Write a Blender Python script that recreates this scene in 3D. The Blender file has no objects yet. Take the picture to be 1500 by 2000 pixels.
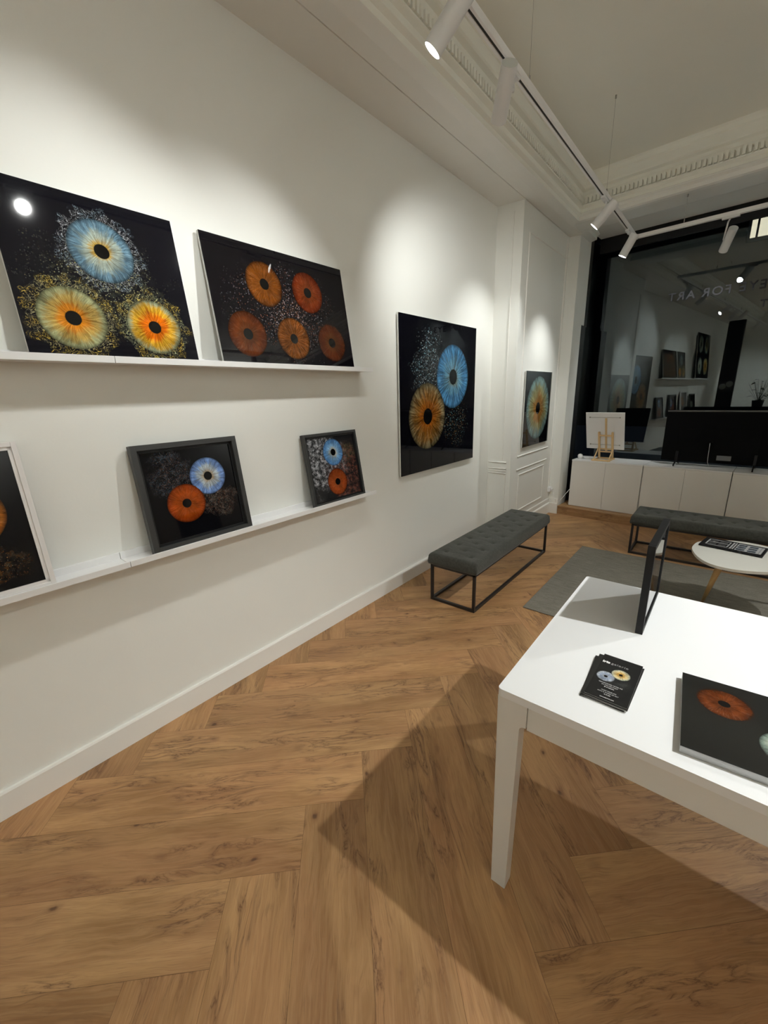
import bpy, bmesh, math, random
from mathutils import Vector, Matrix, Euler
random.seed(7)
S = bpy.context.scene
C = S.collection
PI = math.pi

# ------------------------------------------------------------------ camera
cam_d = bpy.data.cameras.new('camera'); cam = bpy.data.objects.new('camera', cam_d); C.objects.link(cam)
R0 = (0.771547507192161, 0.6355074770258639, -0.02906356464343238)
R1 = (0.1511437254490097, -0.22749235327293843, -0.9619785878384898)
R2 = (-0.6179563240253767, 0.7378194059839859, -0.27157412570140416)
cm = Matrix.Identity(4)
for i in range(3):
    cm[i][0] = R0[i]; cm[i][1] = -R1[i]; cm[i][2] = -R2[i]
cm.translation = (1.962, 0.0, 1.543)
cam.matrix_world = cm
cam_d.sensor_fit = 'VERTICAL'; cam_d.sensor_height = 36.0; cam_d.sensor_width = 27.0
cam_d.lens = 808.5 / 2000 * 36.0
cam_d.clip_start = 0.02; cam_d.clip_end = 200
S.camera = cam

# ------------------------------------------------------------------ world, exposure, light levels
W = bpy.data.worlds.new('night'); S.world = W; W.use_nodes = True
W.node_tree.nodes['Background'].inputs[0].default_value = (0.012, 0.014, 0.02, 1)
W.node_tree.nodes['Background'].inputs[1].default_value = 0.3
S.view_settings.view_transform = 'Standard'; S.view_settings.look = 'None'
S.view_settings.gamma = 1; S.view_settings.use_curve_mapping = False
S.view_settings.exposure = 0.17
LAMP_COL = (0.98, 1.0, 0.975)
LAMP_W = 66.0
LENS_E = 45.0
S.cycles.max_bounces = 10; S.cycles.diffuse_bounces = 6
S.cycles.sample_clamp_indirect = 4

# ------------------------------------------------------------------ node helpers
class NB:
    def __init__(s, tree): s.t = tree; s.n = tree.nodes; s.l = tree.links
    def node(s, typ, **kw):
        nd = s.n.new(typ)
        for k, v in kw.items(): setattr(nd, k, v)
        return nd
    def put(s, sock, v):
        if v is None: return
        if hasattr(v, 'is_output') or isinstance(v, bpy.types.NodeSocket): s.l.new(v, sock)
        else:
            if hasattr(sock.default_value, '__len__') and not hasattr(v, '__len__'): v = [v] * len(sock.default_value)
            if hasattr(sock.default_value, '__len__') and len(sock.default_value) == 4 and len(v) == 3: v = (*v, 1)
            sock.default_value = v
    def m(s, op, a, b=None, c=None, clamp=False):
        nd = s.node('ShaderNodeMath', operation=op, use_clamp=clamp)
        s.put(nd.inputs[0], a); s.put(nd.inputs[1], b)
        if c is not None: s.put(nd.inputs[2], c)
        return nd.outputs[0]
    def v(s, op, a, b=None, sc=None):
        nd = s.node('ShaderNodeVectorMath', operation=op)
        s.put(nd.inputs[0], a)
        if b is not None: s.put(nd.inputs[1], b)
        if sc is not None: s.put(nd.inputs[3], sc)
        return nd.outputs['Value'] if op in ('LENGTH', 'DISTANCE', 'DOT_PRODUCT') else nd.outputs[0]
    def mix(s, f, a, b, mode='MIX'):
        nd = s.node('ShaderNodeMix', data_type='RGBA', blend_type=mode, clamp_factor=True)
        s.put(nd.inputs[0], f); s.put(nd.inputs[6], a); s.put(nd.inputs[7], b)
        return nd.outputs[2]
    def ss(s, x, a, b, lo=0.0, hi=1.0):
        nd = s.node('ShaderNodeMapRange', interpolation_type='SMOOTHSTEP', clamp=True)
        s.put(nd.inputs[0], x); s.put(nd.inputs[1], a); s.put(nd.inputs[2], b); s.put(nd.inputs[3], lo); s.put(nd.inputs[4], hi)
        return nd.outputs[0]
    def noise(s, vec, scale, detail=2.0, rough=0.5, dist=0.0):
        nd = s.node('ShaderNodeTexNoise', noise_dimensions='3D')
        s.put(nd.inputs['Vector'], vec); s.put(nd.inputs['Scale'], scale); s.put(nd.inputs['Detail'], detail)
        s.put(nd.inputs['Roughness'], rough); s.put(nd.inputs['Distortion'], dist)
        return nd.outputs[0], nd.outputs[1]
    def xyz(s, x, y, z):
        nd = s.node('ShaderNodeCombineXYZ'); s.put(nd.inputs[0], x); s.put(nd.inputs[1], y); s.put(nd.inputs[2], z); return nd.outputs[0]
    def sep(s, v):
        nd = s.node('ShaderNodeSeparateXYZ'); s.put(nd.inputs[0], v); return nd.outputs

def new_mat(name):
    m = bpy.data.materials.new(name); m.use_nodes = True
    nb = NB(m.node_tree); return m, nb, m.node_tree.nodes['Principled BSDF']

def plain(name, col, rough=0.5, metal=0.0, bump=0.0, bscale=200.0, var=0.0, coat=0.0, spec=0.5):
    m, nb, p = new_mat(name)
    co = nb.node('ShaderNodeTexCoord').outputs['Object']
    f, _ = nb.noise(co, bscale, 3.0)
    f2, _ = nb.noise(co, 3.0, 2.0)
    k = nb.m('MULTIPLY_ADD', f2, var, 1 - var / 2)
    c = nb.v('SCALE', tuple(col), sc=k)
    nb.l.new(c, p.inputs['Base Color'])
    p.inputs['Roughness'].default_value = rough; p.inputs['Metallic'].default_value = metal
    p.inputs['Coat Weight'].default_value = coat; p.inputs['Specular IOR Level'].default_value = spec
    if bump:
        b = nb.node('ShaderNodeBump'); b.inputs['Strength'].default_value = bump; b.inputs['Distance'].default_value = 0.001
        nb.l.new(f, b.inputs['Height']); nb.l.new(b.outputs[0], p.inputs['Normal'])
    return m

M_wall = plain('wall_paint', (0.80, 0.805, 0.765), 0.62, bump=0.25, bscale=90, var=0.02)
M_ceil = plain('ceiling_paint', (0.84, 0.835, 0.765), 0.7, bump=0.2, bscale=60, var=0.03)
M_trim = plain('trim_paint', (0.80, 0.79, 0.75), 0.4, var=0.01)
M_white = plain('white_lacquer', (0.82, 0.82, 0.82), 0.3, var=0.01)
M_cab = plain('cabinet_white', (0.76, 0.74, 0.70), 0.4, var=0.01)
M_table = plain('table_white', (0.83, 0.84, 0.85), 0.28, var=0.01)
M_tleg = plain('table_leg_white', (0.74, 0.73, 0.70), 0.35, var=0.01)
M_black = plain('black_satin', (0.006, 0.006, 0.0065), 0.45, var=0.1, spec=0.25)
M_blackmetal = plain('black_steel', (0.012, 0.010, 0.010), 0.45, metal=0.0, var=0.1)
M_frame = plain('black_wood_frame', (0.020, 0.020, 0.0195), 0.45, bump=0.3, bscale=120, var=0.25)
M_wframe = plain('white_wood_frame', (0.74, 0.72, 0.71), 0.5, var=0.02)
M_edge = plain('panel_edge', (0.6, 0.6, 0.57), 0.3, var=0.02)
M_alu = plain('brushed_edge', (0.42, 0.42, 0.42), 0.35, metal=0.6, bump=0.3, bscale=300, var=0.05)
M_slot = plain('dark_slot', (0.02, 0.017, 0.015), 0.6)
M_steel = plain('steel_wire', (0.30, 0.29, 0.26), 0.4, metal=0.3)
M_tv = plain('tv_plastic', (0.0028, 0.0028, 0.003), 0.8, bump=0.4, bscale=500, var=0.2, spec=0.06)
M_pine = plain('pine', (0.62, 0.43, 0.22), 0.5, var=0.2)
M_beech = plain('beech_leg', (0.50, 0.32, 0.13), 0.45, var=0.25)
M_ctable = plain('coffee_table_top', (0.60, 0.59, 0.54), 0.4, var=0.02)
M_ink = plain('white_ink', (0.8, 0.8, 0.8), 0.5)
M_ink2 = plain('grey_ink', (0.34, 0.34, 0.34), 0.5)
M_vinyl = plain('vinyl_letter', (0.024, 0.024, 0.026), 0.7, spec=0.1)
M_leaf = plain('dark_leaf', (0.012, 0.03, 0.012), 0.5, var=0.4)
M_stone = plain('night_stone', (0.05, 0.045, 0.04), 0.9, bump=0.6, bscale=8, var=0.3)

def emis(name, col, st):
    m, nb, p = new_mat(name)
    p.inputs['Base Color'].default_value = (*col, 1); p.inputs['Emission Color'].default_value = (*col, 1); p.inputs['Emission Strength'].default_value = st
    return m
M_lens = emis('lamp_lens', (1.0, 0.97, 0.92), LENS_E)
M_litpane = emis('lit_window_pane', (1.0, 0.86, 0.66), 1.1)

# glass of the shop window: two panes reflect about a tenth of the light
M_glass = bpy.data.materials.new('window_glass'); M_glass.use_nodes = True
nb = NB(M_glass.node_tree); nb.n.clear()
out = nb.node('ShaderNodeOutputMaterial'); fr = nb.node('ShaderNodeFresnel'); fr.inputs[0].default_value = 1.9
gl = nb.node('ShaderNodeBsdfGlossy'); gl.inputs['Roughness'].default_value = 0.0; gl.inputs['Color'].default_value = (0.88, 0.96, 1.0, 1)
tr = nb.node('ShaderNodeBsdfTransparent'); tr.inputs[0].default_value = (0.8, 0.85, 0.84, 1)
mx = nb.node('ShaderNodeMixShader'); nb.l.new(fr.outputs[0], mx.inputs[0]); nb.l.new(tr.outputs[0], mx.inputs[1]); nb.l.new(gl.outputs[0], mx.inputs[2]); nb.l.new(mx.outputs[0], out.inputs[0])

# upholstery and rug
def fabric(name, c1, c2, scale, bump, rough=0.9, sheen=0.3):
    m, nb, p = new_mat(name)
    co = nb.node('ShaderNodeTexCoord').outputs['Object']
    f, _ = nb.noise(co, scale, 3.0, 0.6); g, _ = nb.noise(co, 6.0, 3.0)
    k = nb.m('MULTIPLY_ADD', f, 0.6, nb.m('MULTIPLY', g, 0.4))
    nb.l.new(nb.mix(nb.ss(k, 0.35, 0.65), c1, c2), p.inputs['Base Color'])
    p.inputs['Roughness'].default_value = rough; p.inputs['Sheen Weight'].default_value = sheen; p.inputs['Specular IOR Level'].default_value = 0.2
    b = nb.node('ShaderNodeBump'); b.inputs['Strength'].default_value = bump; b.inputs['Distance'].default_value = 0.002
    nb.l.new(f, b.inputs['Height']); nb.l.new(b.outputs[0], p.inputs['Normal'])
    return m
M_velvet = fabric('grey_velvet', (0.042, 0.043, 0.037), (0.064, 0.065, 0.056), 60, 0.3, sheen=0.12)
M_button = fabric('grey_button', (0.035, 0.036, 0.033), (0.05, 0.05, 0.045), 60, 0.2)
def rugmat():
    m, nb, p = new_mat('woven_rug')
    co = nb.node('ShaderNodeTexCoord').outputs['Object']
    x, y, z = nb.sep(co)
    a = nb.m('SINE', nb.m('MULTIPLY', x, 520.0)); b_ = nb.m('SINE', nb.m('MULTIPLY', y, 700.0))
    wv = nb.m('MULTIPLY', a, b_)
    n1, _ = nb.noise(nb.v('MULTIPLY', co, (1.0, 9.0, 1.0)), 9.0, 3.0); n2, _ = nb.noise(co, 160.0, 2.0)
    k = nb.m('ADD', nb.m('MULTIPLY', wv, 0.18), nb.m('ADD', nb.m('MULTIPLY', n1, 0.6), nb.m('MULTIPLY', n2, 0.4)))
    nb.l.new(nb.mix(nb.ss(k, 0.2, 0.85), (0.125, 0.116, 0.094), (0.28, 0.262, 0.22)), p.inputs['Base Color'])
    p.inputs['Roughness'].default_value = 0.95; p.inputs['Specular IOR Level'].default_value = 0.1
    b = nb.node('ShaderNodeBump'); b.inputs['Strength'].default_value = 0.7; b.inputs['Distance'].default_value = 0.002
    nb.l.new(wv, b.inputs['Height']); nb.l.new(b.outputs[0], p.inputs['Normal'])
    return m
M_rug = rugmat()

# wood planks: 'UVMap' = metres along/across the plank with an offset for each plank, 'Plank' = two random numbers
def woodmat(name, planks=True):
    m, nb, p = new_mat(name)
    u = nb.node('ShaderNodeUVMap', uv_map='UVMap').outputs[0]
    r = nb.sep(nb.node('ShaderNodeUVMap', uv_map='Plank').outputs[0])
    wf, wc = nb.noise(nb.v('MULTIPLY', u, (1.2, 4.0, 1.0)), 2.2, 3.0, 0.55)
    uw = nb.v('ADD', u, nb.v('MULTIPLY', nb.v('SUBTRACT', wc, (0.5, 0.5, 0.5)), (0.10, 0.07, 0.0)))
    # broad cathedral bands, fine grain, pores
    b1, _ = nb.noise(nb.v('MULTIPLY', uw, (1.0, 5.5, 1.0)), 1.5, 5.0, 0.62, 0.5)
    g1, _ = nb.noise(nb.v('MULTIPLY', uw, (4.0, 95.0, 1.0)), 1.0, 4.0, 0.6)
    g2, _ = nb.noise(nb.v('MULTIPLY', uw, (14.0, 420.0, 1.0)), 1.0, 2.0, 0.5)
    big, _ = nb.noise(nb.v('MULTIPLY', u, (0.9, 2.5, 1.0)), 2.0, 2.0)
    base = nb.mix(nb.ss(b1, 0.34, 0.68), (0.245, 0.130, 0.052), (0.41, 0.240, 0.108))
    base = nb.mix(nb.m('MULTIPLY', nb.ss(big, 0.4, 0.62), 0.5), base, (0.33, 0.170, 0.080))
    base = nb.mix(nb.m('MULTIPLY', nb.ss(g1, 0.42, 0.64), 0.26), base, (0.49, 0.31, 0.155))
    base = nb.mix(nb.m('MULTIPLY', nb.ss(g2, 0.50, 0.70), 0.30), base, (0.14, 0.07, 0.032))
    # dark cracks that follow the grain
    ck, _ = nb.noise(nb.v('MULTIPLY', uw, (1.6, 10.0, 1.0)), 1.9, 5.0, 0.62, 1.1)
    line = nb.m('ABSOLUTE', nb.m('SUBTRACT', ck, 0.5))
    sel, _ = nb.noise(nb.v('ADD', nb.v('MULTIPLY', u, (2.0, 6.0, 1.0)), (7.0, 3.0, 0.0)), 1.3, 2.0)
    crack = nb.m('MULTIPLY', nb.ss(line, 0.0, 0.013, 1.0, 0.0), nb.ss(sel, 0.48, 0.62))
    base = nb.mix(nb.m('MULTIPLY', crack, 0.72), base, (0.085, 0.040, 0.018))
    dk = nb.m('MULTIPLY', nb.ss(line, 0.0, 0.075, 1.0, 0.0), nb.ss(sel, 0.42, 0.62))
    base = nb.mix(nb.m('MULTIPLY', dk, 0.5), base, (0.14, 0.070, 0.034))
    # knots
    vo = nb.node('ShaderNodeTexVoronoi', feature='F1'); nb.put(vo.inputs['Vector'], nb.v('MULTIPLY', uw, (1.0, 1.7, 1.0))); vo.inputs['Scale'].default_value = 6.2
    kr = nb.sep(vo.outputs['Color'])[0]
    kn, _ = nb.noise(u, 60.0, 3.0)
    kd = nb.m('ADD', vo.outputs['Distance'], nb.m('MULTIPLY', nb.m('SUBTRACT', kn, 0.5), 0.09))
    knot = nb.m('MULTIPLY', nb.ss(kd, 0.03, 0.10, 1.0, 0.0), nb.ss(kr, 0.38, 0.42))
    halo = nb.m('MULTIPLY', nb.ss(kd, 0.05, 0.24, 1.0, 0.0), nb.ss(kr, 0.38, 0.42))
    base = nb.mix(nb.m('MULTIPLY', halo, 0.5), base, (0.17, 0.082, 0.038))
    base = nb.mix(nb.m('MULTIPLY', knot, 0.8), base, (0.075, 0.035, 0.018))
    # tone of the plank
    base = nb.v('SCALE', base, sc=nb.m('MULTIPLY_ADD', r[0], 0.26, 0.90))
    base = nb.mix(nb.m('MULTIPLY', r[1], 0.22), base, nb.v('MULTIPLY', base, (1.10, 0.92, 0.86)))
    nb.l.new(base, p.inputs['Base Color'])
    nb.l.new(nb.m('MULTIPLY_ADD', g1, 0.2, 0.42), p.inputs['Roughness'])
    p.inputs['Specular IOR Level'].default_value = 0.35
    b = nb.node('ShaderNodeBump'); b.inputs['Strength'].default_value = 0.35; b.inputs['Distance'].default_value = 0.001
    nb.l.new(nb.m('SUBTRACT', g1, nb.m('MULTIPLY', crack, 0.8)), b.inputs['Height']); nb.l.new(b.outputs[0], p.inputs['Normal'])
    return m
M_floor = woodmat('oak_planks')
M_seam = plain('plank_seam', (0.12, 0.062, 0.03), 0.8)

# ------------------------------------------------------------------ printed irises
def iris_group():
    g = bpy.data.node_groups.new('iris', 'ShaderNodeTree'); I = g.interface
    def si(n, t, d=None):
        s = I.new_socket(n, in_out='INPUT', socket_type=t)
        if d is not None: s.default_value = d
    si('Base', 'NodeSocketColor'); si('P', 'NodeSocketVector'); si('Center', 'NodeSocketVector'); si('R', 'NodeSocketFloat', 0.1)
    si('In', 'NodeSocketColor'); si('Mid', 'NodeSocketColor'); si('Out', 'NodeSocketColor'); si('Seed', 'NodeSocketFloat', 0.0)
    si('Split', 'NodeSocketFloat', 0.5); si('Contrast', 'NodeSocketFloat', 1.0); si('Pupil', 'NodeSocketFloat', 0.22)
    I.new_socket('Color', in_out='OUTPUT', socket_type='NodeSocketColor')
    nb = NB(g); gi = nb.node('NodeGroupInput').outputs; go = nb.node('NodeGroupOutput')
    d = nb.v('SUBTRACT', gi['P'], gi['Center'])
    ln = nb.v('LENGTH', d); r = nb.m('DIVIDE', ln, gi['R'])
    nd = nb.v('NORMALIZE', d)
    q = nb.v('SCALE', d, sc=nb.m('DIVIDE', 1.0, gi['R']))
    w, wc = nb.noise(nb.v('ADD', nb.v('SCALE', q, sc=2.2), nb.xyz(gi['Seed'], 0.0, 0.0)), 1.0, 3.0, 0.6)
    x, y, _ = nb.sep(nd)
    tw = nb.v('SCALE', nb.v('SUBTRACT', wc, (0.5, 0.5, 0.5)), sc=0.22)
    a = nb.v('ADD', nd, tw)
    ax, ay, _ = nb.sep(a)
    fv = nb.xyz(nb.m('MULTIPLY', ax, 9.0), nb.m('MULTIPLY', ay, 9.0), nb.m('ADD', nb.m('MULTIPLY', r, 1.1), gi['Seed']))
    f1, _ = nb.noise(fv, 1.0, 4.0, 0.65)
    fv2 = nb.xyz(nb.m('MULTIPLY', ax, 26.0), nb.m('MULTIPLY', ay, 26.0), nb.m('ADD', nb.m('MULTIPLY', r, 2.2), gi['Seed']))
    f2, _ = nb.noise(fv2, 1.0, 2.0, 0.5)
    # colour zones with ragged borders
    rr = nb.m('ADD', r, nb.m('ADD', nb.m('MULTIPLY', nb.m('SUBTRACT', f1, 0.5), 0.55), nb.m('MULTIPLY', nb.m('SUBTRACT', w, 0.5), 0.55)))
    k1 = nb.ss(rr, nb.m('SUBTRACT', gi['Split'], 0.16), nb.m('ADD', gi['Split'], 0.10))
    k2 = nb.ss(rr, nb.m('ADD', gi['Split'], 0.12), nb.m('ADD', gi['Split'], 0.42))
    c = nb.mix(k1, gi['In'], gi['Mid']); c = nb.mix(k2, c, gi['Out'])
    # fibres
    lo = nb.m('SUBTRACT', 1.0, nb.m('MULTIPLY', gi['Contrast'], 0.62))
    k = nb.ss(f1, 0.36, 0.62); k = nb.m('MULTIPLY_ADD', k, nb.m('SUBTRACT', 1.0, lo), lo)
    c = nb.v('SCALE', c, sc=k)
    hi = nb.m('MULTIPLY', nb.ss(f2, 0.52, 0.70), nb.m('MULTIPLY', gi['Contrast'], 0.50))
    c = nb.mix(hi, c, nb.v('ADD', nb.v('SCALE', c, sc=1.5), (0.10, 0.10, 0.08)))
    lo2 = nb.m('MULTIPLY', nb.ss(f2, 0.46, 0.33), nb.m('MULTIPLY', gi['Contrast'], 0.55))
    c = nb.mix(lo2, c, nb.v('SCALE', c, sc=0.25))
    sect = nb.ss(nb.noise(nb.v('ADD', nb.v('SCALE', q, sc=1.3), nb.xyz(0.0, gi['Seed'], 0.0)), 1.0, 2.0)[0], 0.35, 0.65, 0.72, 1.18)
    c = nb.v('SCALE', c, sc=sect)
    # limb and pupil
    c = nb.v('SCALE', c, sc=nb.ss(r, 0.86, 1.02, 1.0, 0.30))
    en = nb.m('MULTIPLY_ADD', nb.m('SUBTRACT', f1, 0.5), 0.05, r)
    mask = nb.ss(en, 0.97, 1.015, 1.0, 0.0)
    pup = nb.ss(nb.m('MULTIPLY_ADD', nb.m('SUBTRACT', f2, 0.5), 0.02, r), gi['Pupil'], nb.m('ADD', gi['Pupil'], 0.03))
    c = nb.mix(pup, (0.004, 0.004, 0.004), c)
    c = nb.mix(mask, gi['Base'], c)
    nb.l.new(c, go.inputs[0])
    return g
G_IRIS = iris_group()

def halo_group():      # curling splashes round an iris
    g = bpy.data.node_groups.new('splash', 'ShaderNodeTree'); I = g.interface
    for n, t in (('Base', 'Color'), ('P', 'Vector'), ('Center', 'Vector'), ('R', 'Float'), ('C1', 'Color'), ('C2', 'Color'), ('Seed', 'Float')):
        I.new_socket(n, in_out='INPUT', socket_type='NodeSocket' + t)
    I.new_socket('Color', in_out='OUTPUT', socket_type='NodeSocketColor')
    nb = NB(g); gi = nb.node('NodeGroupInput').outputs; go = nb.node('NodeGroupOutput')
    d = nb.v('SUBTRACT', gi['P'], gi['Center']); r = nb.m('DIVIDE', nb.v('LENGTH', d), gi['R'])
    q = nb.v('ADD', nb.v('SCALE', d, sc=nb.m('DIVIDE', 1.0, gi['R'])), nb.xyz(gi['Seed'], gi['Seed'], 0.0))
    n1, _ = nb.noise(q, 3.6, 1.2, 0.5, 2.2)
    n2, _ = nb.noise(q, 6.5, 1.2, 0.5, 1.8)
    n3, _ = nb.noise(q, 2.2, 2.0)
    l1 = nb.ss(nb.m('ABSOLUTE', nb.m('SUBTRACT', n1, 0.5)), 0.004, 0.026, 1.0, 0.0)
    l2 = nb.ss(nb.m('ABSOLUTE', nb.m('SUBTRACT', n2, 0.5)), 0.002, 0.020, 1.0, 0.0)
    reach = nb.m('MULTIPLY_ADD', nb.m('SUBTRACT', n3, 0.5), 0.9, 1.36)
    ring = nb.ss(r, nb.m('SUBTRACT', reach, 0.12), reach, 1.0, 0.0)
    spark = nb.ss(nb.noise(q, 24.0, 1.0)[0], 0.60, 0.72)
    l = nb.m('MULTIPLY', nb.m('MAXIMUM', l1, nb.m('MULTIPLY', l2, 0.5)), ring)
    l = nb.m('ADD', nb.m('MULTIPLY', l, nb.m('MULTIPLY_ADD', n2, 0.9, 0.15)), nb.m('MULTIPLY', nb.m('MULTIPLY', spark, ring), 0.25))
    c = nb.mix(nb.ss(n3, 0.42, 0.58), gi['C1'], gi['C2'])
    nb.l.new(nb.mix(nb.m('MINIMUM', l, 1.0), gi['Base'], c), go.inputs[0])
    return g
G_HALO = halo_group()

def dust_group():      # drifting specks inside a soft ellipse
    g = bpy.data.node_groups.new('dust', 'ShaderNodeTree'); I = g.interface
    for n, t in (('Base', 'Color'), ('P', 'Vector'), ('Center', 'Vector'), ('Size', 'Vector'), ('C1', 'Color'), ('C2', 'Color'), ('Seed', 'Float'), ('Grain', 'Float'), ('Haze', 'Float')):
        I.new_socket(n, in_out='INPUT', socket_type='NodeSocket' + t)
    I.new_socket('Color', in_out='OUTPUT', socket_type='NodeSocketColor')
    nb = NB(g); gi = nb.node('NodeGroupInput').outputs; go = nb.node('NodeGroupOutput')
    d = nb.v('SUBTRACT', gi['P'], gi['Center']); e = nb.v('LENGTH', nb.v('DIVIDE', d, gi['Size']))
    q = nb.v('ADD', gi['P'], nb.xyz(gi['Seed'], 0.0, 0.0))
    n3, nc = nb.noise(q, 9.0, 4.0, 0.6)
    e2 = nb.m('MULTIPLY_ADD', nb.m('SUBTRACT', n3, 0.5), 1.5, e)
    mask = nb.ss(e2, 0.45, 1.0, 1.0, 0.0)
    vo = nb.node('ShaderNodeTexVoronoi', feature='F1'); nb.put(vo.inputs['Vector'], q); nb.put(vo.inputs['Scale'], gi['Grain'])
    rx = nb.sep(vo.outputs['Color'])
    dot = nb.m('MULTIPLY', nb.ss(vo.outputs['Distance'], 0.16, 0.42, 1.0, 0.0), nb.ss(rx[0], 0.30, 0.85, 0.0, 1.0))
    haze = nb.m('MULTIPLY', nb.ss(nb.noise(q, 40.0, 4.0, 0.7)[0], 0.42, 0.75), gi['Haze'])
    l = nb.m('MULTIPLY', nb.m('MAXIMUM', dot, haze), mask)
    c = nb.mix(nb.ss(nb.m('ADD', rx[1], nb.m('SUBTRACT', n3, 0.5)), 0.3, 0.7), gi['C1'], gi['C2'])
    nb.l.new(nb.mix(l, gi['Base'], c), go.inputs[0])
    return g
G_DUST = dust_group()

# colour sets (in, mid, out)
BLUE = ((0.60, 0.38, 0.07), (0.36, 0.42, 0.36), (0.11, 0.20, 0.27))
SKY = ((0.20, 0.25, 0.22), (0.14, 0.34, 0.50), (0.07, 0.24, 0.46))
PALE = ((0.50, 0.38, 0.24), (0.40, 0.46, 0.50), (0.14, 0.24, 0.50))
ICE = ((0.42, 0.42, 0.36), (0.20, 0.38, 0.62), (0.10, 0.26, 0.55))
AMBER = ((0.58, 0.20, 0.010), (0.42, 0.28, 0.07), (0.27, 0.28, 0.15))
FIRE = ((0.72, 0.15, 0.0), (0.66, 0.36, 0.02), (0.26, 0.28, 0.17))
RUST = ((0.085, 0.022, 0.004), (0.105, 0.022, 0.003), (0.065, 0.013, 0.002))
GOLD = ((0.15, 0.042, 0.004), (0.17, 0.048, 0.004), (0.070, 0.017, 0.002))
RED = ((0.12, 0.022, 0.004), (0.15, 0.024, 0.004), (0.105, 0.013, 0.002))
BROWN = ((0.080, 0.022, 0.005), (0.078, 0.015, 0.003), (0.055, 0.010, 0.002))
OCHRE = ((0.30, 0.085, 0.005), (0.23, 0.105, 0.02), (0.19, 0.15, 0.075))
MOSS = ((0.32, 0.15, 0.03), (0.27, 0.25, 0.11), (0.15, 0.24, 0.23))
GREY = ((0.35, 0.36, 0.28), (0.36, 0.40, 0.33), (0.20, 0.26, 0.22))

def art(name, items, bg=(0.003, 0.003, 0.004), rough=0.03, spec=0.28):
    """items: ('iris', cx, cy, r, palette, split, contrast) | ('halo', cx, cy, r, c1, c2) | ('dust', cx, cy, sx, sy, c1, c2, grain, haze)"""
    m, nb, p = new_mat(name)
    uv = nb.node('ShaderNodeUVMap', uv_map='UVMap').outputs[0]
    col = None; sd = 1.7 * (len(name) % 9) + 3
    def wire(nd, k, v): nb.put(nd.inputs[k], v)
    for it in items:
        sd += 5.31
        nd = nb.node('ShaderNodeGroup')
        nd.node_tree = {'iris': G_IRIS, 'halo': G_HALO, 'dust': G_DUST}[it[0]]
        wire(nd, 'Base', col if col is not None else bg); wire(nd, 'P', uv); wire(nd, 'Center', (it[1], it[2], 0.0)); wire(nd, 'Seed', sd)
        if it[0] == 'iris':
            wire(nd, 'R', it[3]); wire(nd, 'In', it[4][0]); wire(nd, 'Mid', it[4][1]); wire(nd, 'Out', it[4][2])
            wire(nd, 'Split', it[5] if len(it) > 5 else 0.45); wire(nd, 'Contrast', it[6] if len(it) > 6 else 1.0)
            wire(nd, 'Pupil', it[7] if len(it) > 7 else 0.22)
        elif it[0] == 'halo':
            wire(nd, 'R', it[3]); wire(nd, 'C1', it[4]); wire(nd, 'C2', it[5])
        else:
            wire(nd, 'Size', (it[3], it[4], 1.0)); wire(nd, 'C1', it[5]); wire(nd, 'C2', it[6]); wire(nd, 'Grain', it[7]); wire(nd, 'Haze', it[8])
        col = nd.outputs[0]
    nb.put(p.inputs['Base Color'], col if col is not None else bg)
    p.inputs['Roughness'].default_value = rough; p.inputs['Specular IOR Level'].default_value = spec
    return m

# ------------------------------------------------------------------ mesh helpers
def BM(): return bmesh.new()
def box(bm, x0, x1, y0, y1, z0, z1, M=None, bev=0.0, seg=2):
    t = bmesh.new()
    r = bmesh.ops.create_cube(t, size=1)
    bmesh.ops.scale(t, vec=(x1 - x0, y1 - y0, z1 - z0), verts=t.verts)
    bmesh.ops.translate(t, vec=((x0 + x1) / 2, (y0 + y1) / 2, (z0 + z1) / 2), verts=t.verts)
    if bev: bmesh.ops.bevel(t, geom=t.edges[:], offset=bev, segments=seg, affect='EDGES', profile=0.6)
    join(bm, t, M)
def join(bm, t, M=None):
    mp = {}
    for v in t.verts: mp[v] = bm.verts.new((M @ v.co) if M is not None else v.co)
    for f in t.faces:
        try: nf = bm.faces.new([mp[v] for v in f.verts]); nf.smooth = f.smooth; nf.material_index = f.material_index
        except ValueError: pass
    t.free()
def cyl(bm, p, q, r, r2=None, n=24, caps=True):
    p = Vector(p); q = Vector(q); d = q - p; t = bmesh.new()
    bmesh.ops.create_cone(t, cap_ends=caps, segments=n, radius1=r, radius2=r if r2 is None else r2, depth=d.length)
    for f in t.faces: f.smooth = len(f.verts) == 4
    M = Matrix.Translation((p + q) / 2) @ d.to_track_quat('Z', 'Y').to_matrix().to_4x4()
    join(bm, t, M)
def bar(bm, p, q, w, h, up=(0, 0, 1), bev=0.0):
    p = Vector(p); q = Vector(q); d = (q - p); L = d.length; z = d.normalized(); x = Vector(up).cross(z).normalized(); y = z.cross(x)
    M = Matrix((x, y, z)).transposed().to_4x4(); M.translation = p
    box(bm, -w / 2, w / 2, -h / 2, h / 2, 0, L, M, bev)
def tube(bm, pts, r, n=8):
    for a, b in zip(pts[:-1], pts[1:]): cyl(bm, a, b, r, n=n)
def sphere(bm, c, r, n=24):
    t = bmesh.new(); bmesh.ops.create_uvsphere(t, u_segments=n, v_segments=n // 2, radius=r)
    for f in t.faces: f.smooth = True
    join(bm, t, Matrix.Translation(c))
def prism(bm, poly, z0, z1, M=None):
    t = bmesh.new(); a = [t.verts.new((x, y, z0)) for x, y in poly]; b = [t.verts.new((x, y, z1)) for x, y in poly]; n = len(poly)
    t.faces.new(list(reversed(a))); t.faces.new(b)
    for i in range(n): t.faces.new([a[i], a[(i + 1) % n], b[(i + 1) % n], b[i]])
    bmesh.ops.recalc_face_normals(t, faces=t.faces[:])
    join(bm, t, M)
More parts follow.
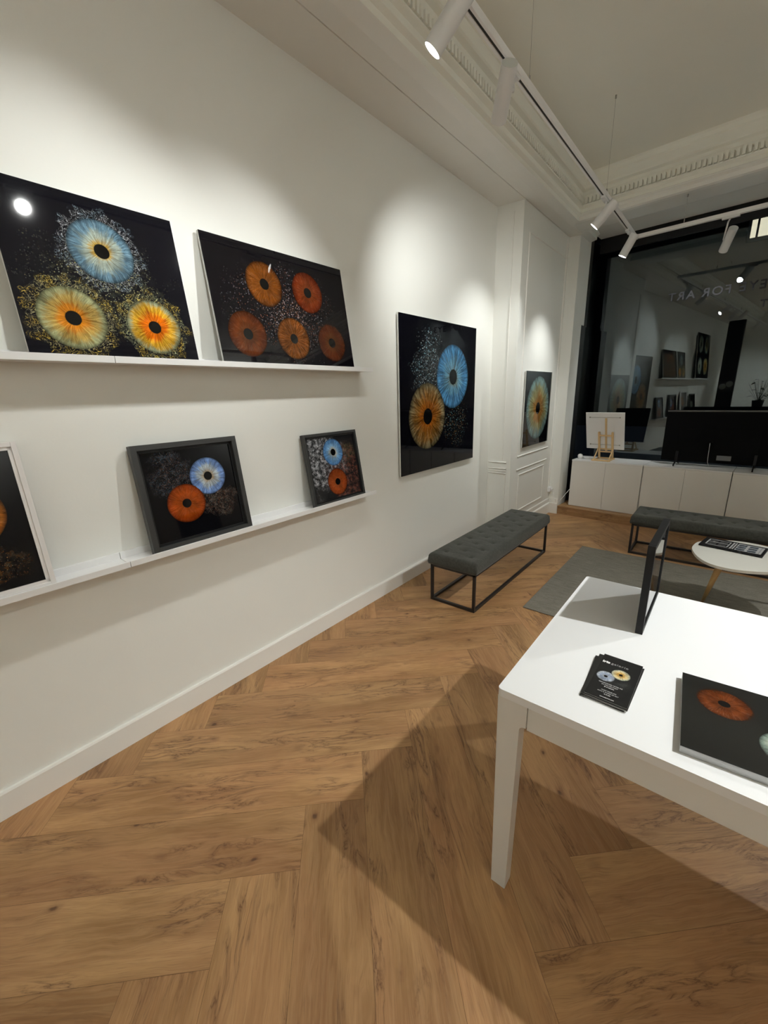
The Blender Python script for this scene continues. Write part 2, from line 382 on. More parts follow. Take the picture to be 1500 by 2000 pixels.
def sweep(bm, prof, y0, y1, M=None, smooth=False):
    """profile in (x,z), closed, extruded from y0 to y1"""
    t = bmesh.new(); a = [t.verts.new((x, y0, z)) for x, z in prof]; b = [t.verts.new((x, y1, z)) for x, z in prof]; n = len(prof)
    t.faces.new(a); t.faces.new(list(reversed(b)))
    for i in range(n): t.faces.new([a[i], b[i], b[(i + 1) % n], a[(i + 1) % n]])
    bmesh.ops.recalc_face_normals(t, faces=t.faces[:]); join(bm, t, M)
def fin(name, bm, mat, parent=None, uv=None):
    me = bpy.data.meshes.new(name); bmesh.ops.recalc_face_normals(bm, faces=bm.faces[:])
    if uv:
        lay = bm.loops.layers.uv.new('UVMap')
        for f in bm.faces:
            for l in f.loops: l[lay].uv = uv(l.vert.co)
    bm.to_mesh(me); bm.free()
    for mm in (mat if isinstance(mat, (list, tuple)) else [mat]): me.materials.append(mm)
    o = bpy.data.objects.new(name, me); C.objects.link(o)
    if parent is not None: o.parent = parent
    return o
def thing(name, label, cat, loc=(0, 0, 0), rot=(0, 0, 0), group=None):
    o = bpy.data.objects.new(name, None); C.objects.link(o); o.empty_display_size = 0.1
    o.location = loc; o.rotation_euler = rot; tag(o, label, cat, group); return o
def tag(o, label, cat, group=None):
    o['label'] = label; o['category'] = cat
    if group: o['group'] = group
    return o
def struct(name, bm, mat, uv=None):
    o = fin(name, bm, mat, None, uv); o['kind'] = 'structure'; return o
def lowmat(o, z):
    for f in o.data.polygons:
        if f.center.z < z and max(o.data.vertices[v].co.z for v in f.vertices) < 3.27: f.material_index = 1
    return o
def copy_tree(o, parent=None):
    c = o.copy(); C.objects.link(c)
    if parent is not None: c.parent = parent
    for ch in [x for x in bpy.data.objects if x.parent == o]: copy_tree(ch, c)
    return c
def text_mesh(name, body, size, mat, parent, M, bold=0.0, align='CENTER', space=1.0, ext=0.0002):
    cu = bpy.data.curves.new(name, 'FONT'); cu.body = body; cu.size = size; cu.align_x = align; cu.offset = bold; cu.extrude = ext; cu.space_character = space
    to = bpy.data.objects.new(name, cu); C.objects.link(to); bpy.context.view_layer.update()
    me = bpy.data.meshes.new_from_object(to.evaluated_get(bpy.context.evaluated_depsgraph_get()))
    bpy.data.objects.remove(to); me.transform(M); me.name = name; me.materials.clear(); me.materials.append(mat)
    o = bpy.data.objects.new(name, me); C.objects.link(o)
    if parent is not None: o.parent = parent
    return o

# ------------------------------------------------------------------ the facade frame: origin at the inner corner of the window wall
AL = math.radians(3.8)
FO = Vector((0.25, 5.40, 0))
FM = Matrix.Translation(FO) @ Matrix.Rotation(-AL, 4, 'Z')      # local x along the window wall, local y outwards
YB = -5.0      # wall behind the camera
XR = 4.45      # right wall
ZC = 3.55      # ceiling
ZS = 3.17      # underside of the beams

# ------------------------------------------------------------------ structure: floor
def floor():
    bm = BM(); lay = bm.loops.layers.uv.new('UVMap'); pl = bm.loops.layers.uv.new('Plank')
    Wd, L, u0, v0 = 0.23, 1.217, 1.157, -0.106; s = 2 ** 0.5; gap = 0.0005
    def put(ua, ub, va, vb, along):
        cx = ((ua + ub) / 2 - (va + vb) / 2) / s; cy = ((ua + ub) / 2 + (va + vb) / 2) / s
        if cx < -0.9 or cx > XR + .9 or cy < YB - .9 or cy > 6.1: return
        r1, r2, ox, oy = random.random(), random.random(), random.random() * 40, random.random() * 40
        pts = [(ua + gap, va + gap), (ub - gap, va + gap), (ub - gap, vb - gap), (ua + gap, vb - gap)]
        # clip to the room rectangle
        poly = [((u - v) / s, (u + v) / s, u, v) for u, v in pts]
        for ax, lim, sg in ((0, 0.0, 1), (0, XR, -1), (1, YB, 1), (1, 5.45, -1)):
            new = []
            for i in range(len(poly)):
                A, B = poly[i], poly[(i + 1) % len(poly)]; da = (A[ax] - lim) * sg; db = (B[ax] - lim) * sg
                if da >= 0: new.append(A)
                if (da >= 0) != (db >= 0):
                    t = da / (da - db); new.append(tuple(A[j] + (B[j] - A[j]) * t for j in range(4)))
            poly = new
            if len(poly) < 3: return
        vs = [bm.verts.new((q[0], q[1], 0.0)) for q in poly]
        f = bm.faces.new(vs); f.normal_update()
        if f.normal.z < 0: f.normal_flip()
        mp = {v: q for v, q in zip(vs, poly)}
        for l in f.loops:
            q = mp[l.vert]; a, b = (q[2] - ua, q[3] - va) if along else (q[3] - va, q[2] - ua)
            l[lay].uv = (a + ox, b + oy); l[pl].uv = (r1, r2)
    for k in range(-60, 61):
        for j in range(-7, 8):
            du = k * Wd + j * L; dv = k * Wd - j * L
            put(u0 - L + du, u0 + du, v0 - Wd + dv, v0 + dv, True)
            put(u0 + du, u0 + Wd + du, v0 - L + dv, v0 + dv, False)
    n = len(bm.faces)
    t = bmesh.new(); box(t, -0.15, XR + .15, YB - .15, 6.5, -0.12, -0.0012)
    for f in t.faces: f.material_index = 1
    join(bm, t)
    me = bpy.data.meshes.new('floor'); bm.to_mesh(me); bm.free(); me.materials.append(M_floor); me.materials.append(M_seam)
    o = bpy.data.objects.new('floor', me); C.objects.link(o); o['kind'] = 'structure'
floor()

# left wall and the pier in front of the window wall
bm = BM(); box(bm, -0.15, 0, YB - .15, 6.5, 0, ZC + .2); struct('wall_left', bm, M_wall)
bm = BM()
yc = 5.3999
prism(bm, [(0.0, 4.095), (0.25, 4.108), (0.25, 5.40), (0.372, 5.392), (0.372, 5.71), (0.0, 5.71)], 0, ZS + .1)
prism(bm, [(0.0, 5.71), (0.372, 5.71), (0.372, 5.82), (0.0, 5.82)], 2.29, ZS + .1)
struct('wall_left_pier', bm, M_wall)
# panel mouldings on the pier (side facing the room) and its narrow face
bm = BM()
def mould_y(y0, y1, z, x=0.25, w=0.010, d=0.007): sweep(bm, [(x - .002, z - w), (x + d, z - w * .2), (x + d, z + w * .2), (x - .002, z + w)], y0, y1)
def mould_z(y, z0, z1, x=0.25, w=0.009, d=0.007): prism(bm, [(x - .002, y - w), (x + d, y - w * .2), (x + d, y + w * .2), (x - .002, y + w)], z0, z1)
for zz, a, b in ((0.873, 4.27, 5.215), (0.728, 4.265, 5.19)): mould_y(a, b, zz)
for zz in (0.668, 0.262): mould_y(4.33, 5.10, zz)
for yy in (4.33, 5.10): mould_z(yy, 0.262, 0.668)
mould_z(4.26, 0.90, 2.95); mould_z(5.355, 0.36, 3.14); mould_z(5.335, 0.36, 3.14, w=.005)
mould_y(4.26, 5.33, 2.95)
def mould_x(x0, x1, z, y=4.107, w=0.010, d=0.010):
    M = Matrix(((0, 1, 0, 0), (-1, 0, 0, 0), (0, 0, 1, 0), (0, 0, 0, 1)))
    t = bmesh.new(); sweep(t, [(-.004, z - w), (d, z - w * .2), (d, z + w * .2), (-.004, z + w)], x0, x1); join(bm, t, Matrix.Translation((0, y - .009, 0)) @ M)
for zz in (0.83, 0.765, 0.74, 0.715): mould_x(0.012, 0.205, zz)
prism(bm, [(0.196, 4.092), (0.204, 4.092), (0.204, 4.115), (0.196, 4.115)], 0.10, 0.70)
prism(bm, [(0.160, 4.096), (0.164, 4.096), (0.164, 4.115), (0.160, 4.115)], 0.85, 3.1)
prism(bm, [(0.012, 4.092), (0.018, 4.092), (0.018, 4.11), (0.012, 4.11)], 0.10, 0.70)
struct('trim_1', bm, M_trim)

# window wall: header, right pier, wall behind the camera, right wall
bm = BM(); box(bm, 0.12, 4.6, 0.43, 0.75, 3.26, ZC + .2, FM)
box(bm, 3.95, 4.6, 0.0, 0.75, 0, ZC, FM)
struct('wall_back', bm, M_wall)
bm = BM(); box(bm, XR, XR + .15, YB - .15, 6.3, 0, ZC + .2); struct('wall_right', bm, M_wall)
bm = BM(); box(bm, -.15, XR + .15, YB - .15, YB, 0, ZC + .2); struct('wall_front', bm, M_wall)
bm = BM(); box(bm, -.15, XR + .15, YB - .15, 6.4, ZC, ZC + .2); struct('ceiling', bm, M_ceil)

# beams along the left wall and over the window, with their cornice
prof = [(0, ZS), (0.252, ZS), (0.2545, ZS + .008), (0.258, ZS + .008), (0.2605, ZS - .002), (0.366, ZS - .005), (0.445, ZS + .013),
        (0.447, ZS + .045), (0.470, ZS + .060), (0.470, ZS + .070), (0.458, ZS + .076), (0.460, ZS + .105), (0.486, ZS + .122), (0.486, ZS + .132), (0.464, ZS + .136),
        (0.460, ZS + .215), (0.474, ZS + .240), (0.502, ZS + .252), (0.510, ZS + .262), (0.511, ZS + .325), (0.524, ZS + .335), (0.534, ZS + .36), (0.534, ZC + .02), (0, ZC + .02)]
bm = BM(); sweep(bm, prof, YB, 5.75)
y = YB + .02
while y < 4.98:
    box(bm, 0.462, 0.494, y, y + .020, ZS + .137, ZS + .188); y += .036
lowmat(struct('trim_2', bm, [M_ceil, M_trim]), ZS + .02)
# far beam: profile measured back from the window wall; local y = -(distance)
fp = [(-0.36 - (x - 0.445), z) for x, z in prof[6:]]
fp = [(0.44, 3.26), (0.06, 3.26), (0.045, 3.245), (0.03, 3.245), (0.015, 3.23), (0.0, 3.23), (-0.01, ZS + .012), (-0.06, ZS), (-0.30, ZS), (-0.34, ZS + .004)] + fp[:-2] + [(-0.449, ZC + .02), (0.44, ZC + .02)]
bm = BM()
Msw = FM @ Matrix(((0, 1, 0, 0), (1, 0, 0, 0), (0, 0, 1, 0), (0, 0, 0, 1)))
sweep(bm, fp, 0.0, 4.6, Msw)
x = .25
while x < 4.3:
    box(bm, x, x + .020, -0.409, -0.377, ZS + .137, ZS + .188, FM); x += .036
lowmat(struct('trim_3', bm, [M_ceil, M_trim]), 3.262)

# baseboards
bm = BM(); sweep(bm, [(0, 0), (0.015, 0), (0.015, 0.108), (0.011, 0.116), (0, 0.116)], YB, 4.095); struct('baseboard_left', bm, M_trim)
bm = BM()
sweep(bm, [(0.25, 0), (0.272, 0), (0.272, 0.125), (0.266, 0.135), (0.258, 0.138), (0.258, 0.185), (0.254, 0.192), (0.25, 0.195)], 4.10, 5.40)
box(bm, 0.0, 0.123, -0.022, 0.0, 0, 0.135, FM); box(bm, 0.0, 0.123, -0.008, 0.0, 0.13, 0.19, FM)
box(bm, 0.0, 0.265, 4.085, 4.108, 0, 0.135)
struct('baseboard_back', bm, M_trim)
bm = BM(); sweep(bm, [(XR - .015, 0), (XR, 0), (XR, 0.116), (XR - .015, 0.116)], YB, 5.1); struct('baseboard_right', bm, M_trim)

# wooden step under the window
bm = BM(); box(bm, 0.123, 4.1, 0.0, 0.86, 0, 0.085, FM); box(bm, 0.123, 4.1, -0.006, 0.86, 0.085, 0.104, FM, bev=0.003)
me_uv = lambda co: (co.x, co.y * 1.0 + co.z)
step = struct('trim_4', bm, M_floor, me_uv)

# shop window: dark steel frame, shutter box and glass
GA = math.radians(4.3); GN = Vector((math.sin(GA), math.cos(GA), 0))
GM = Matrix.Translation(GN * 6.2) @ Matrix.Rotation(-GA, 4, 'Z')      # local x along the pane
wx = lambda X: X / math.cos(GA) * 1.0 - 6.2 * math.tan(GA)
bm = BM()
box(bm, 0.15, 0.3735, 5.71, 5.88, 0.105, 2.285)
box(bm, 0.15, 0.3735, 5.82, 5.93, 2.285, 3.3)
box(bm, 0.10, 0.285, 5.86, 6.24, 0.105, 3.3)
box(bm, 0.0, 4.1, 0.70, 0.80, 0.10, 0.60, FM)
box(bm, 3.85, 3.95, 0.31, 0.80, 0.10, 3.3, FM)
box(bm, 0.12, 4.0, 0.66, 0.69, 3.10, 3.262, FM)
wfr = struct('window_1', bm, M_black)
bm = BM(); box(bm, -0.22, 3.75, -0.004, 0.004, 0.55, 3.26, GM); fin('pane', bm, M_glass, wfr)
# lettering on the pane, to be read from the street
def glass_text(body, size, X, Z, width):
    Mt = GM @ Matrix.Translation((X, -0.0065, Z)) @ Matrix(((-1, 0, 0, 0), (0, 0, -1, 0), (0, 1, 0, 0), (0, 0, 0, 1)))
    o = text_mesh('window_lettering', body, size, M_vinyl, wfr, Mt, bold=0.0015, space=1.25, ext=0.0008)
glass_text('EYE FOR ART', 0.118, 1.135, 2.478, 0)
glass_text('T', 0.10, 1.56, 2.30, 0)

# street front across the road with one lit window
t = thing('building', 'dark stone building across the street with one warm lit window', 'building', (0, 20, 0))
bm = BM(); box(bm, -12, 16, 0.02, 1.0, 0, 14); fin('facade', bm, M_stone, t)
f = BM(); box(f, 1.38, 1.46, -.06, 0.02, 6.1, 7.75); box(f, 1.38, 2.75, -.06, 0.02, 7.67, 7.75); box(f, 1.38, 2.75, -.06, 0.02, 6.1, 6.2); box(f, 2.67, 2.75, -.06, 0.02, 6.1, 7.75)
box(f, 1.60, 1.66, -.05, 0.02, 6.1, 7.75); box(f, 1.38, 2.7, -.05, 0.02, 6.95, 7.0); wf = fin('window_frame', f, M_litframe if False else plain('pale_frame', (0.5, .45, .4), .6), t)
bm = BM(); box(bm, 1.46, 2.67, 0.0, 0.018, 6.2, 7.67); fin('lit_pane', bm, M_litpane, wf)

# ------------------------------------------------------------------ light tracks and spots
ZT = 2.93
def track(pts, cables, label, cables_top, ZT=ZT):
    t = thing('light_track', label, 'light track', (pts[0][0], pts[0][1], ZT))
    o = Vector((pts[0][0], pts[0][1], ZT))
    for a, b in zip(pts[:-1], pts[1:]):
        a = Vector((*a, ZT)) - o; b = Vector((*b, ZT)) - o; d = (b - a).normalized(); s = Vector((-d.y, d.x, 0))
        r = BM()
        for sg in (-1, 1):
            bar(r, a + s * sg * 0.0115, b + s * sg * 0.0115, 0.012, 0.032, bev=0.0015)
        bar(r, a + Vector((0, 0, .008)), b + Vector((0, 0, .008)), 0.030, 0.016)
        rail = fin('rail', r, M_white, t)
        r = BM(); bar(r, a + Vector((0, 0, -.006)), b + Vector((0, 0, -.006)), 0.011, 0.012); fin('slot', r, M_slot, rail)
    if len(pts) > 2:
        r = BM(); c = Vector((*pts[1], ZT)) - o; box(r, c.x - .024, c.x + .024, c.y - .024, c.y + .024, -.018, .018, bev=.003); fin('corner_connector', r, M_white, t)
    for (x, y), zt in zip(cables, cables_top):
        r = BM(); p = Vector((x, y, ZT + .016)) - o; q = Vector((x, y, zt)) - o; tube(r, [p, q], 0.0008, 6); cyl(r, p, p + Vector((0, 0, .035)), 0.0045, n=10)
        cyl(r, q - Vector((0, 0, .02)), q, 0.006, n=10); fin('suspension_cable', r, M_steel, t)
    return t
tdir = Vector((math.cos(AL), -math.sin(AL)))
tc = Vector((0.968, 5.06))
tp = lambda s: (tc.x + tdir.x * s, tc.y + tdir.y * s)
track([(0.968, -4.6), tuple(tc), tp(2.7)], [(0.968, -1.2), (0.968, 0.9), (0.968, 2.36), (0.968, 3.90), tp(0.385)],
      'white L-shaped track rail hung on cables along the left wall and the window', [ZC, ZC, ZC, ZC, ZS])
track([(3.30, -4.0), (3.30, 4.6)], [(3.3, -2.0), (3.3, 1.0), (3.3, 3.8)], 'straight white track rail hung over the right half of the room', [ZC] * 3, 3.14)

M_lamp = plain('lamp_white', (0.70, 0.70, 0.70), 0.4, bump=0.3, bscale=500, var=0.02)
M_lcap = plain('lamp_cap', (0.52, 0.53, 0.50), 0.5)
def spot(top, end, rail_xy, label, power, size=46, along=(0, 1), shift=0.0, blend=1.0, group='white spotlights on the track rails', zt=ZT):
    top = Vector(top); end = Vector(end); d = (end - top).normalized(); ax = Vector((along[0], along[1], 0)).normalized()
    base = Vector((rail_xy[0], rail_xy[1], zt - .016))
    t = thing('spotlight', label, 'spotlight', base, group=group)
    top = top - base; end = end - base; r = 0.035
    b = BM(); bar(b, -ax * .06 + Vector((0, 0, -.008)), ax * .06 + Vector((0, 0, -.008)), .030, .018, bev=.002); fin('adapter', b, M_lamp, t)
    piv = top + (end - top) * 0.45
    b = BM(); p0 = Vector((0, 0, -.012)); side = d.cross(Vector((0, 0, 1)))
    side = side.normalized() if side.length > 1e-3 else ax.copy()
    if (p0 - piv).dot(side) < 0: side = -side
    pe = piv + side * (r + .004)
    tube(b, [p0, Vector((pe.x, pe.y, p0.z)) * 0.5 + p0 * 0.5, pe], 0.0065, 10); cyl(b, piv, pe + side * .004, 0.010, n=16)
    fin('arm', b, M_lamp, t)
    b = BM(); cyl(b, top, end, r, n=40, caps=False)
    cyl(b, end - d * .022, end, r - .0025, n=40, caps=False)
    hs = fin('housing', b, M_lamp, t)
    b = BM(); cyl(b, top, top + d * .004, r - .001, n=40); fin('back_cap', b, M_lcap, hs)
    b = BM(); cyl(b, end - d * .014, end - d * .012, r - .003, n=40); fin('lens', b, M_lens, hs)
    ld = bpy.data.lights.new('spot_beam', 'SPOT'); ld.energy = power; ld.color = LAMP_COL; ld.spot_size = math.radians(size); ld.spot_blend = blend; ld.shadow_soft_size = 0.022
    lo = bpy.data.objects.new('spot_beam', ld); C.objects.link(lo); lo.parent = t; lo.location = end + d * .004
    lo.rotation_euler = d.to_track_quat('-Z', 'Y').to_euler()
    return t
track([(1.0, -3.3), (3.27, -3.3)], [(1.2, -3.3), (2.8, -3.3)], 'short added white track rail crossing the unseen rear of the room', [ZC] * 2, 3.14)  # rail added out of view to carry the rear-wall fill spots
P = LAMP_W
spot((1.05, 1.616, 2.86), (0.932, 1.575, 2.722), (0.968, 1.66), 'large spotlight at the top edge, lit end facing down towards the long shelves', P * .61, 90)
spot((1.002, 2.066, 2.883), (0.893, 2.203, 2.770), (0.968, 2.16), 'spotlight seen from its closed grey end, second along the rail from the camera', P * .80, 98)
spot((1.045, 3.87, 2.87), (0.915, 3.855, 2.735), (0.968, 3.87), 'lit spotlight near the far end of the left rail, just before the rail corner pair', P * .6, 70)
spot((1.033, 4.715, 2.86), (0.950, 4.712, 2.700), (0.968, 4.76), 'spotlight next to the rail corner, pointing down at the pier', P * .85, 72)
spot((1.709, 5.174, 2.86), (1.653, 5.315, 2.723), tp(0.72), 'spotlight on the rail along the window, hanging before the dark glass', P * 1.2, 100, along=tdir)
spot((1.05, 0.755, 2.93), (0.93, 0.74, 2.80), (0.968, 0.755), 'spotlight on the left rail just behind the camera', P * .50, 84)
spot((1.05, -0.95, 2.87), (0.925, -0.97, 2.73), (0.968, -0.95), 'spotlight on the left rail over the tall four-iris panel', P, 76)
spot((1.03, -2.6, 2.87), (1.0, -2.75, 2.72), (0.968, -2.6), 'spotlight on the left rail near the plant', P * 2, 90)
RT = 3.14
spot((3.292, 1.71, 3.10), (3.23, 1.69, 2.93), (3.30, 1.71), 'spotlight on the right rail above the white table', P * 3.25, 92, zt=RT)
spot((3.31, 3.60, 3.07), (3.25, 3.55, 2.90), (3.30, 3.6), 'added fill spotlight on the right rail above the rug', P * 2.3, 88, zt=RT)  # added lamp, out of view, to brighten the rug
for yy, lb in ((4.2, 'added fill spotlight at the window end of the right rail, aimed at the right wall'), (0.6, 'added fill spotlight aimed at the right wall beside the table'), (-0.9, 'added fill spotlight aimed at the right wall just behind the camera')):
    spot((3.20, yy, 3.03), (3.385, yy - .02, 2.99), (3.30, yy), lb, P * 3.6, 100, zt=RT)  # unseen washers, added so the right wall bounces ambient light
spot((3.30, -0.6, 3.07), (3.30, -0.62, 2.89), (3.30, -0.6), 'added fill spotlight on the right rail pointing straight down behind the camera', P * 2.0, 70, zt=RT)  # downlight added out of view for bounce off the floor
for xx, lb in ((2.7, 'left of the two added fill spotlights aimed at the rear wall'), (3.25, 'right of the two added fill spotlights aimed at the rear wall')):
    spot((xx - .02, -3.21, 3.03), (xx + .06, -3.37, 2.98), (xx, -3.3), lb, P * 5.0, 92, zt=RT, along=(1, 0))  # added behind the view to throw ambient light off the rear wall

# ------------------------------------------------------------------ picture ledges
def ledge(y0, y1, z, label):
    t = thing('picture_ledge', label, 'picture ledge', (0, y0, z), group='white picture ledges on the left wall'); L = y1 - y0
    b = BM(); box(b, 0.0, 0.118, 0, L, -.010, 0, bev=.001); fin('shelf_board', b, M_white, t)
    b = BM(); box(b, 0.110, 0.120, 0, L, -.012, 0.013, bev=.001); fin('front_lip', b, M_white, t)
    b = BM(); box(b, 0.0, 0.010, 0, L, 0.0, 0.028, bev=.001); fin('back_rail', b, M_white, t)
ledge(0.642, 2.132, 1.702, 'far section of the upper white ledge, under the five-iris panel')
ledge(-2.10, 0.640, 1.702, 'near section of the upper white ledge, under the three-iris panel')
ledge(0.552, 2.125, 0.896, 'far section of the lower white ledge, holding the two black frames')
ledge(-2.10, 0.550, 0.896, 'near section of the lower white ledge, holding the white frame')

# ------------------------------------------------------------------ pictures
def uvxz(co): return (co.x, co.z)
def lean_rot(th): return (-th, 0, PI / 2)
def panel(name, y, z, w, h, label, mat, t=0.014, x=0.107, wallx=0.011, edge=None):
    th = math.asin((x - wallx - t) / h)
    o = thing(name, label, 'picture', (x, y, z + t * math.sin(th) + .0005), lean_rot(th))
    b = BM(); box(b, 0, w, 0.002, t, 0, h, bev=.0008); fin('backing_panel', b, edge or M_edge, o)
    b = BM(); box(b, 0.0005, w - .0005, 0.0, 0.002, 0.0005, h - .0005); fin('artwork', b, mat, o, uvxz)
    return o
WH = (0.55, 0.58, 0.6); YE = (0.65, 0.48, 0.08); GR = (0.30, 0.36, 0.20)
a1 = art('three_iris_print', [('halo', 0.30, 0.386, 0.108, WH, (0.25, 0.33, 0.38)), ('halo', 0.152, 0.136, 0.108, (0.45, 0.42, 0.22), YE), ('halo', 0.433, 0.130, 0.104, (0.42, 0.45, 0.25), YE),
      ('dust', 0.29, 0.26, 0.26, 0.20, (0.2, 0.22, 0.16), (0.35, 0.33, 0.15), 160, 0.12),
      ('iris', 0.300, 0.386, 0.109, BLUE, 0.36, 0.85), ('iris', 0.154, 0.136, 0.107, AMBER, 0.50, 0.75), ('iris', 0.432, 0.131, 0.103, FIRE, 0.56, 0.8)], bg=(0.004, 0.004, 0.007), rough=0.045)
panel('iris_picture', 0.390, 1.703, 0.590, 0.567, 'black glossy panel with one blue and two yellow irises on the upper ledge', a1)
D1 = (0.16, 0.16, 0.18); D2 = (0.16, 0.05, 0.02)
a2 = art('five_iris_print', [('dust', 0.42, 0.27, 0.42, 0.27, D1, D2, 130, 0.03), ('dust', 0.43, 0.24, 0.16, 0.22, (0.45, 0.38, 0.38), (0.35, 0.18, 0.1), 150, 0.04),
      ('iris', 0.305, 0.392, 0.107, GOLD, 0.62, 0.6, 0.23), ('iris', 0.585, 0.393, 0.106, RED, 0.5, 0.45, 0.23), ('iris', 0.158, 0.143, 0.107, RUST, 0.5, 0.35, 0.23),
      ('iris', 0.437, 0.142, 0.106, GOLD, 0.75, 0.85, 0.22), ('iris', 0.714, 0.140, 0.106, BROWN, 0.5, 0.4, 0.23)], bg=(0.004, 0.0035, 0.005), rough=0.02)
panel('iris_picture', 1.100, 1.703, 0.873, 0.567, 'wide black glossy panel with five orange-brown irises on the upper ledge', a2)
a3 = art('four_iris_print', [('iris', 0.32, 0.80, 0.21, MOSS), ('iris', 0.86, 0.80, 0.20, GREY), ('iris', 0.32, 0.30, 0.21, AMBER), ('iris', 0.86, 0.30, 0.20, GREY)], rough=0.03)
panel('iris_picture', -1.62, 1.703, 1.15, 1.05, 'tall black panel with four irises at the rear end of the upper ledge', a3)

def shadow_frame(y, z, w, h, rim, depth, label, fm, mat, x=0.1085, inset=0.022, mat_in=None, loc=None, rot=None):
    th = math.asin((x - .011 - depth) / h)
    o = thing('framed_picture', label, 'picture frame', loc or (x, y, z + depth * math.sin(th) + .0005), rot or lean_rot(th))
    b = BM()
    for a in ((0, rim, 0, h), (w - rim, w, 0, h), (rim, w - rim, 0, rim), (rim, w - rim, h - rim, h)): box(b, a[0], a[1], 0, depth, a[2], a[3], bev=.0012)
    fr = fin('frame_border', b, fm, o)
    b = BM(); i = rim - .001
    for a in ((i, i + .012, i, h - i), (w - i - .012, w - i, i, h - i), (i, w - i, i, i + .012), (i, w - i, h - i - .012, h - i)): box(b, a[0], a[1], inset - .006, depth - .002, a[2], a[3])
    fin('inner_slip', b, mat_in or M_black, fr)
    b = BM(); box(b, rim, w - rim, depth - .003, depth - .001, rim, h - rim); fin('backing_board', b, M_black, o)
    b = BM(); box(b, rim + .010, w - rim - .010, inset, inset + .003, rim + .010, h - rim - .010); fin('artwork', b, mat, o, uvxz)
    return o
a4 = art('framed_pair_print', [('dust', 0.16, 0.33, 0.12, 0.13, (0.10, 0.16, 0.22), (0.22, 0.13, 0.10), 330, 0.25), ('dust', 0.355, 0.175, 0.12, 0.09, (0.32, 0.30, 0.26), (0.25, 0.10, 0.05), 330, 0.35),
      ('iris', 0.318, 0.298, 0.088, PALE, 0.36, 0.8), ('iris', 0.192, 0.190, 0.089, ((0.24, 0.042, 0.004), (0.27, 0.046, 0.004), (0.20, 0.028, 0.003)), 0.5, 0.45)])
shadow_frame(0.655, 0.8965, 0.488, 0.472, 0.024, 0.034, 'deep black box frame, blue and orange iris, middle of the lower ledge', M_frame, a4)
a5 = art('framed_cloud_print', [('dust', 0.12, 0.28, 0.24, 0.26, (0.30, 0.31, 0.34), (0.42, 0.42, 0.45), 300, 1.3), ('dust', 0.33, 0.17, 0.22, 0.24, (0.18, 0.04, 0.02), (0.17, 0.09, 0.07), 260, 1.0),
      ('dust', 0.36, 0.30, 0.08, 0.08, (0.16, 0.15, 0.06), (0.1, 0.1, 0.06), 260, 0.5),
      ('iris', 0.228, 0.312, 0.084, ICE, 0.42, 0.8, 0.24), ('iris', 0.226, 0.125, 0.084, ((0.25, 0.055, 0.014), (0.27, 0.052, 0.011), (0.19, 0.033, 0.008)), 0.5, 0.45, 0.24)], bg=(0.012, 0.012, 0.013))
shadow_frame(1.578, 0.8965, 0.448, 0.436, 0.016, 0.026, 'smallest black frame, blue iris above an orange one, right end of the lower ledge', M_frame, a5, inset=0.012)
a6 = art('white_framed_print', [('dust', 0.33, 0.12, 0.14, 0.08, (0.25, 0.10, 0.02), (0.12, 0.10, 0.07), 240, 0.3), ('iris', 0.312, 0.300, 0.112, ((0.40, 0.14, 0.01), (0.42, 0.14, 0.015), (0.30, 0.09, 0.01)), 0.6, 0.8)])
shadow_frame(-0.196, 0.8965, 0.50, 0.528, 0.016, 0.03, 'white-framed black picture cut by the left edge, on the lower ledge', M_wframe, a6, inset=0.010, mat_in=M_wframe)
a7 = art('rear_framed_print', [('iris', 0.2, 0.2, 0.09, GREY), ('dust', 0.2, 0.3, 0.15, 0.1, D1, D2, 240, 0.3)])
shadow_frame(-0.95, 0.8965, 0.42, 0.46, 0.02, 0.03, 'black frame behind the camera on the near lower ledge', M_frame, a7)

def hung(name, x0, y0, z0, w, h, label, mat, gap=0.014, t=0.016):
    o = thing(name, label, 'picture', (x0 + gap + t, y0, z0), (0, 0, PI / 2))
    b = BM(); box(b, 0, w, 0.003, t, 0, h, bev=.0008); fin('backing_panel', b, M_edge, o)
    b = BM(); box(b, 0.0005, w - .0005, 0.0, 0.003, 0.0005, h - .0005); fin('artwork', b, mat, o, uvxz)
    for z0_ in (.12, h - .16): b = BM(); box(b, .15, w - .15, t, t + gap, z0_, z0_ + .04); fin('hanging_rail', b, M_edge, o)
    return o
a8 = art('blue_amber_print', [('dust', 0.38, 0.80, 0.25, 0.36, (0.22, 0.42, 0.50), (0.55, 0.60, 0.60), 75, 0.05), ('dust', 0.42, 0.72, 0.28, 0.30, (0.20, 0.30, 0.33), (0.3, 0.3, 0.28), 120, 0.10), ('dust', 0.82, 0.36, 0.26, 0.24, (0.26, 0.15, 0.05), (0.10, 0.24, 0.26), 90, 0.10),
      ('iris', 0.765, 0.752, 0.262, SKY, 0.33, 1.05, 0.23), ('iris', 0.372, 0.440, 0.264, OCHRE, 0.52, 1.15, 0.23)], bg=(0.003, 0.003, 0.005))
hung('wall_picture', 0.0, 2.530, 0.925, 1.165, 1.178, 'big square black panel hung on the wall, blue and amber irises overlapping', a8)
a9 = art('single_iris_print', [('dust', 0.38, 0.40, 0.38, 0.38, (0.1, 0.2, 0.2), (0.2, 0.15, 0.05), 200, 0.1), ('iris', 0.385, 0.395, 0.34, MOSS, 0.48, 0.75, 0.17)])
hung('wall_picture', 0.25, 4.342, 0.960, 0.768, 0.780, 'black panel with a single green-gold iris hung on the panelled pier', a9, gap=0.006, t=0.014)

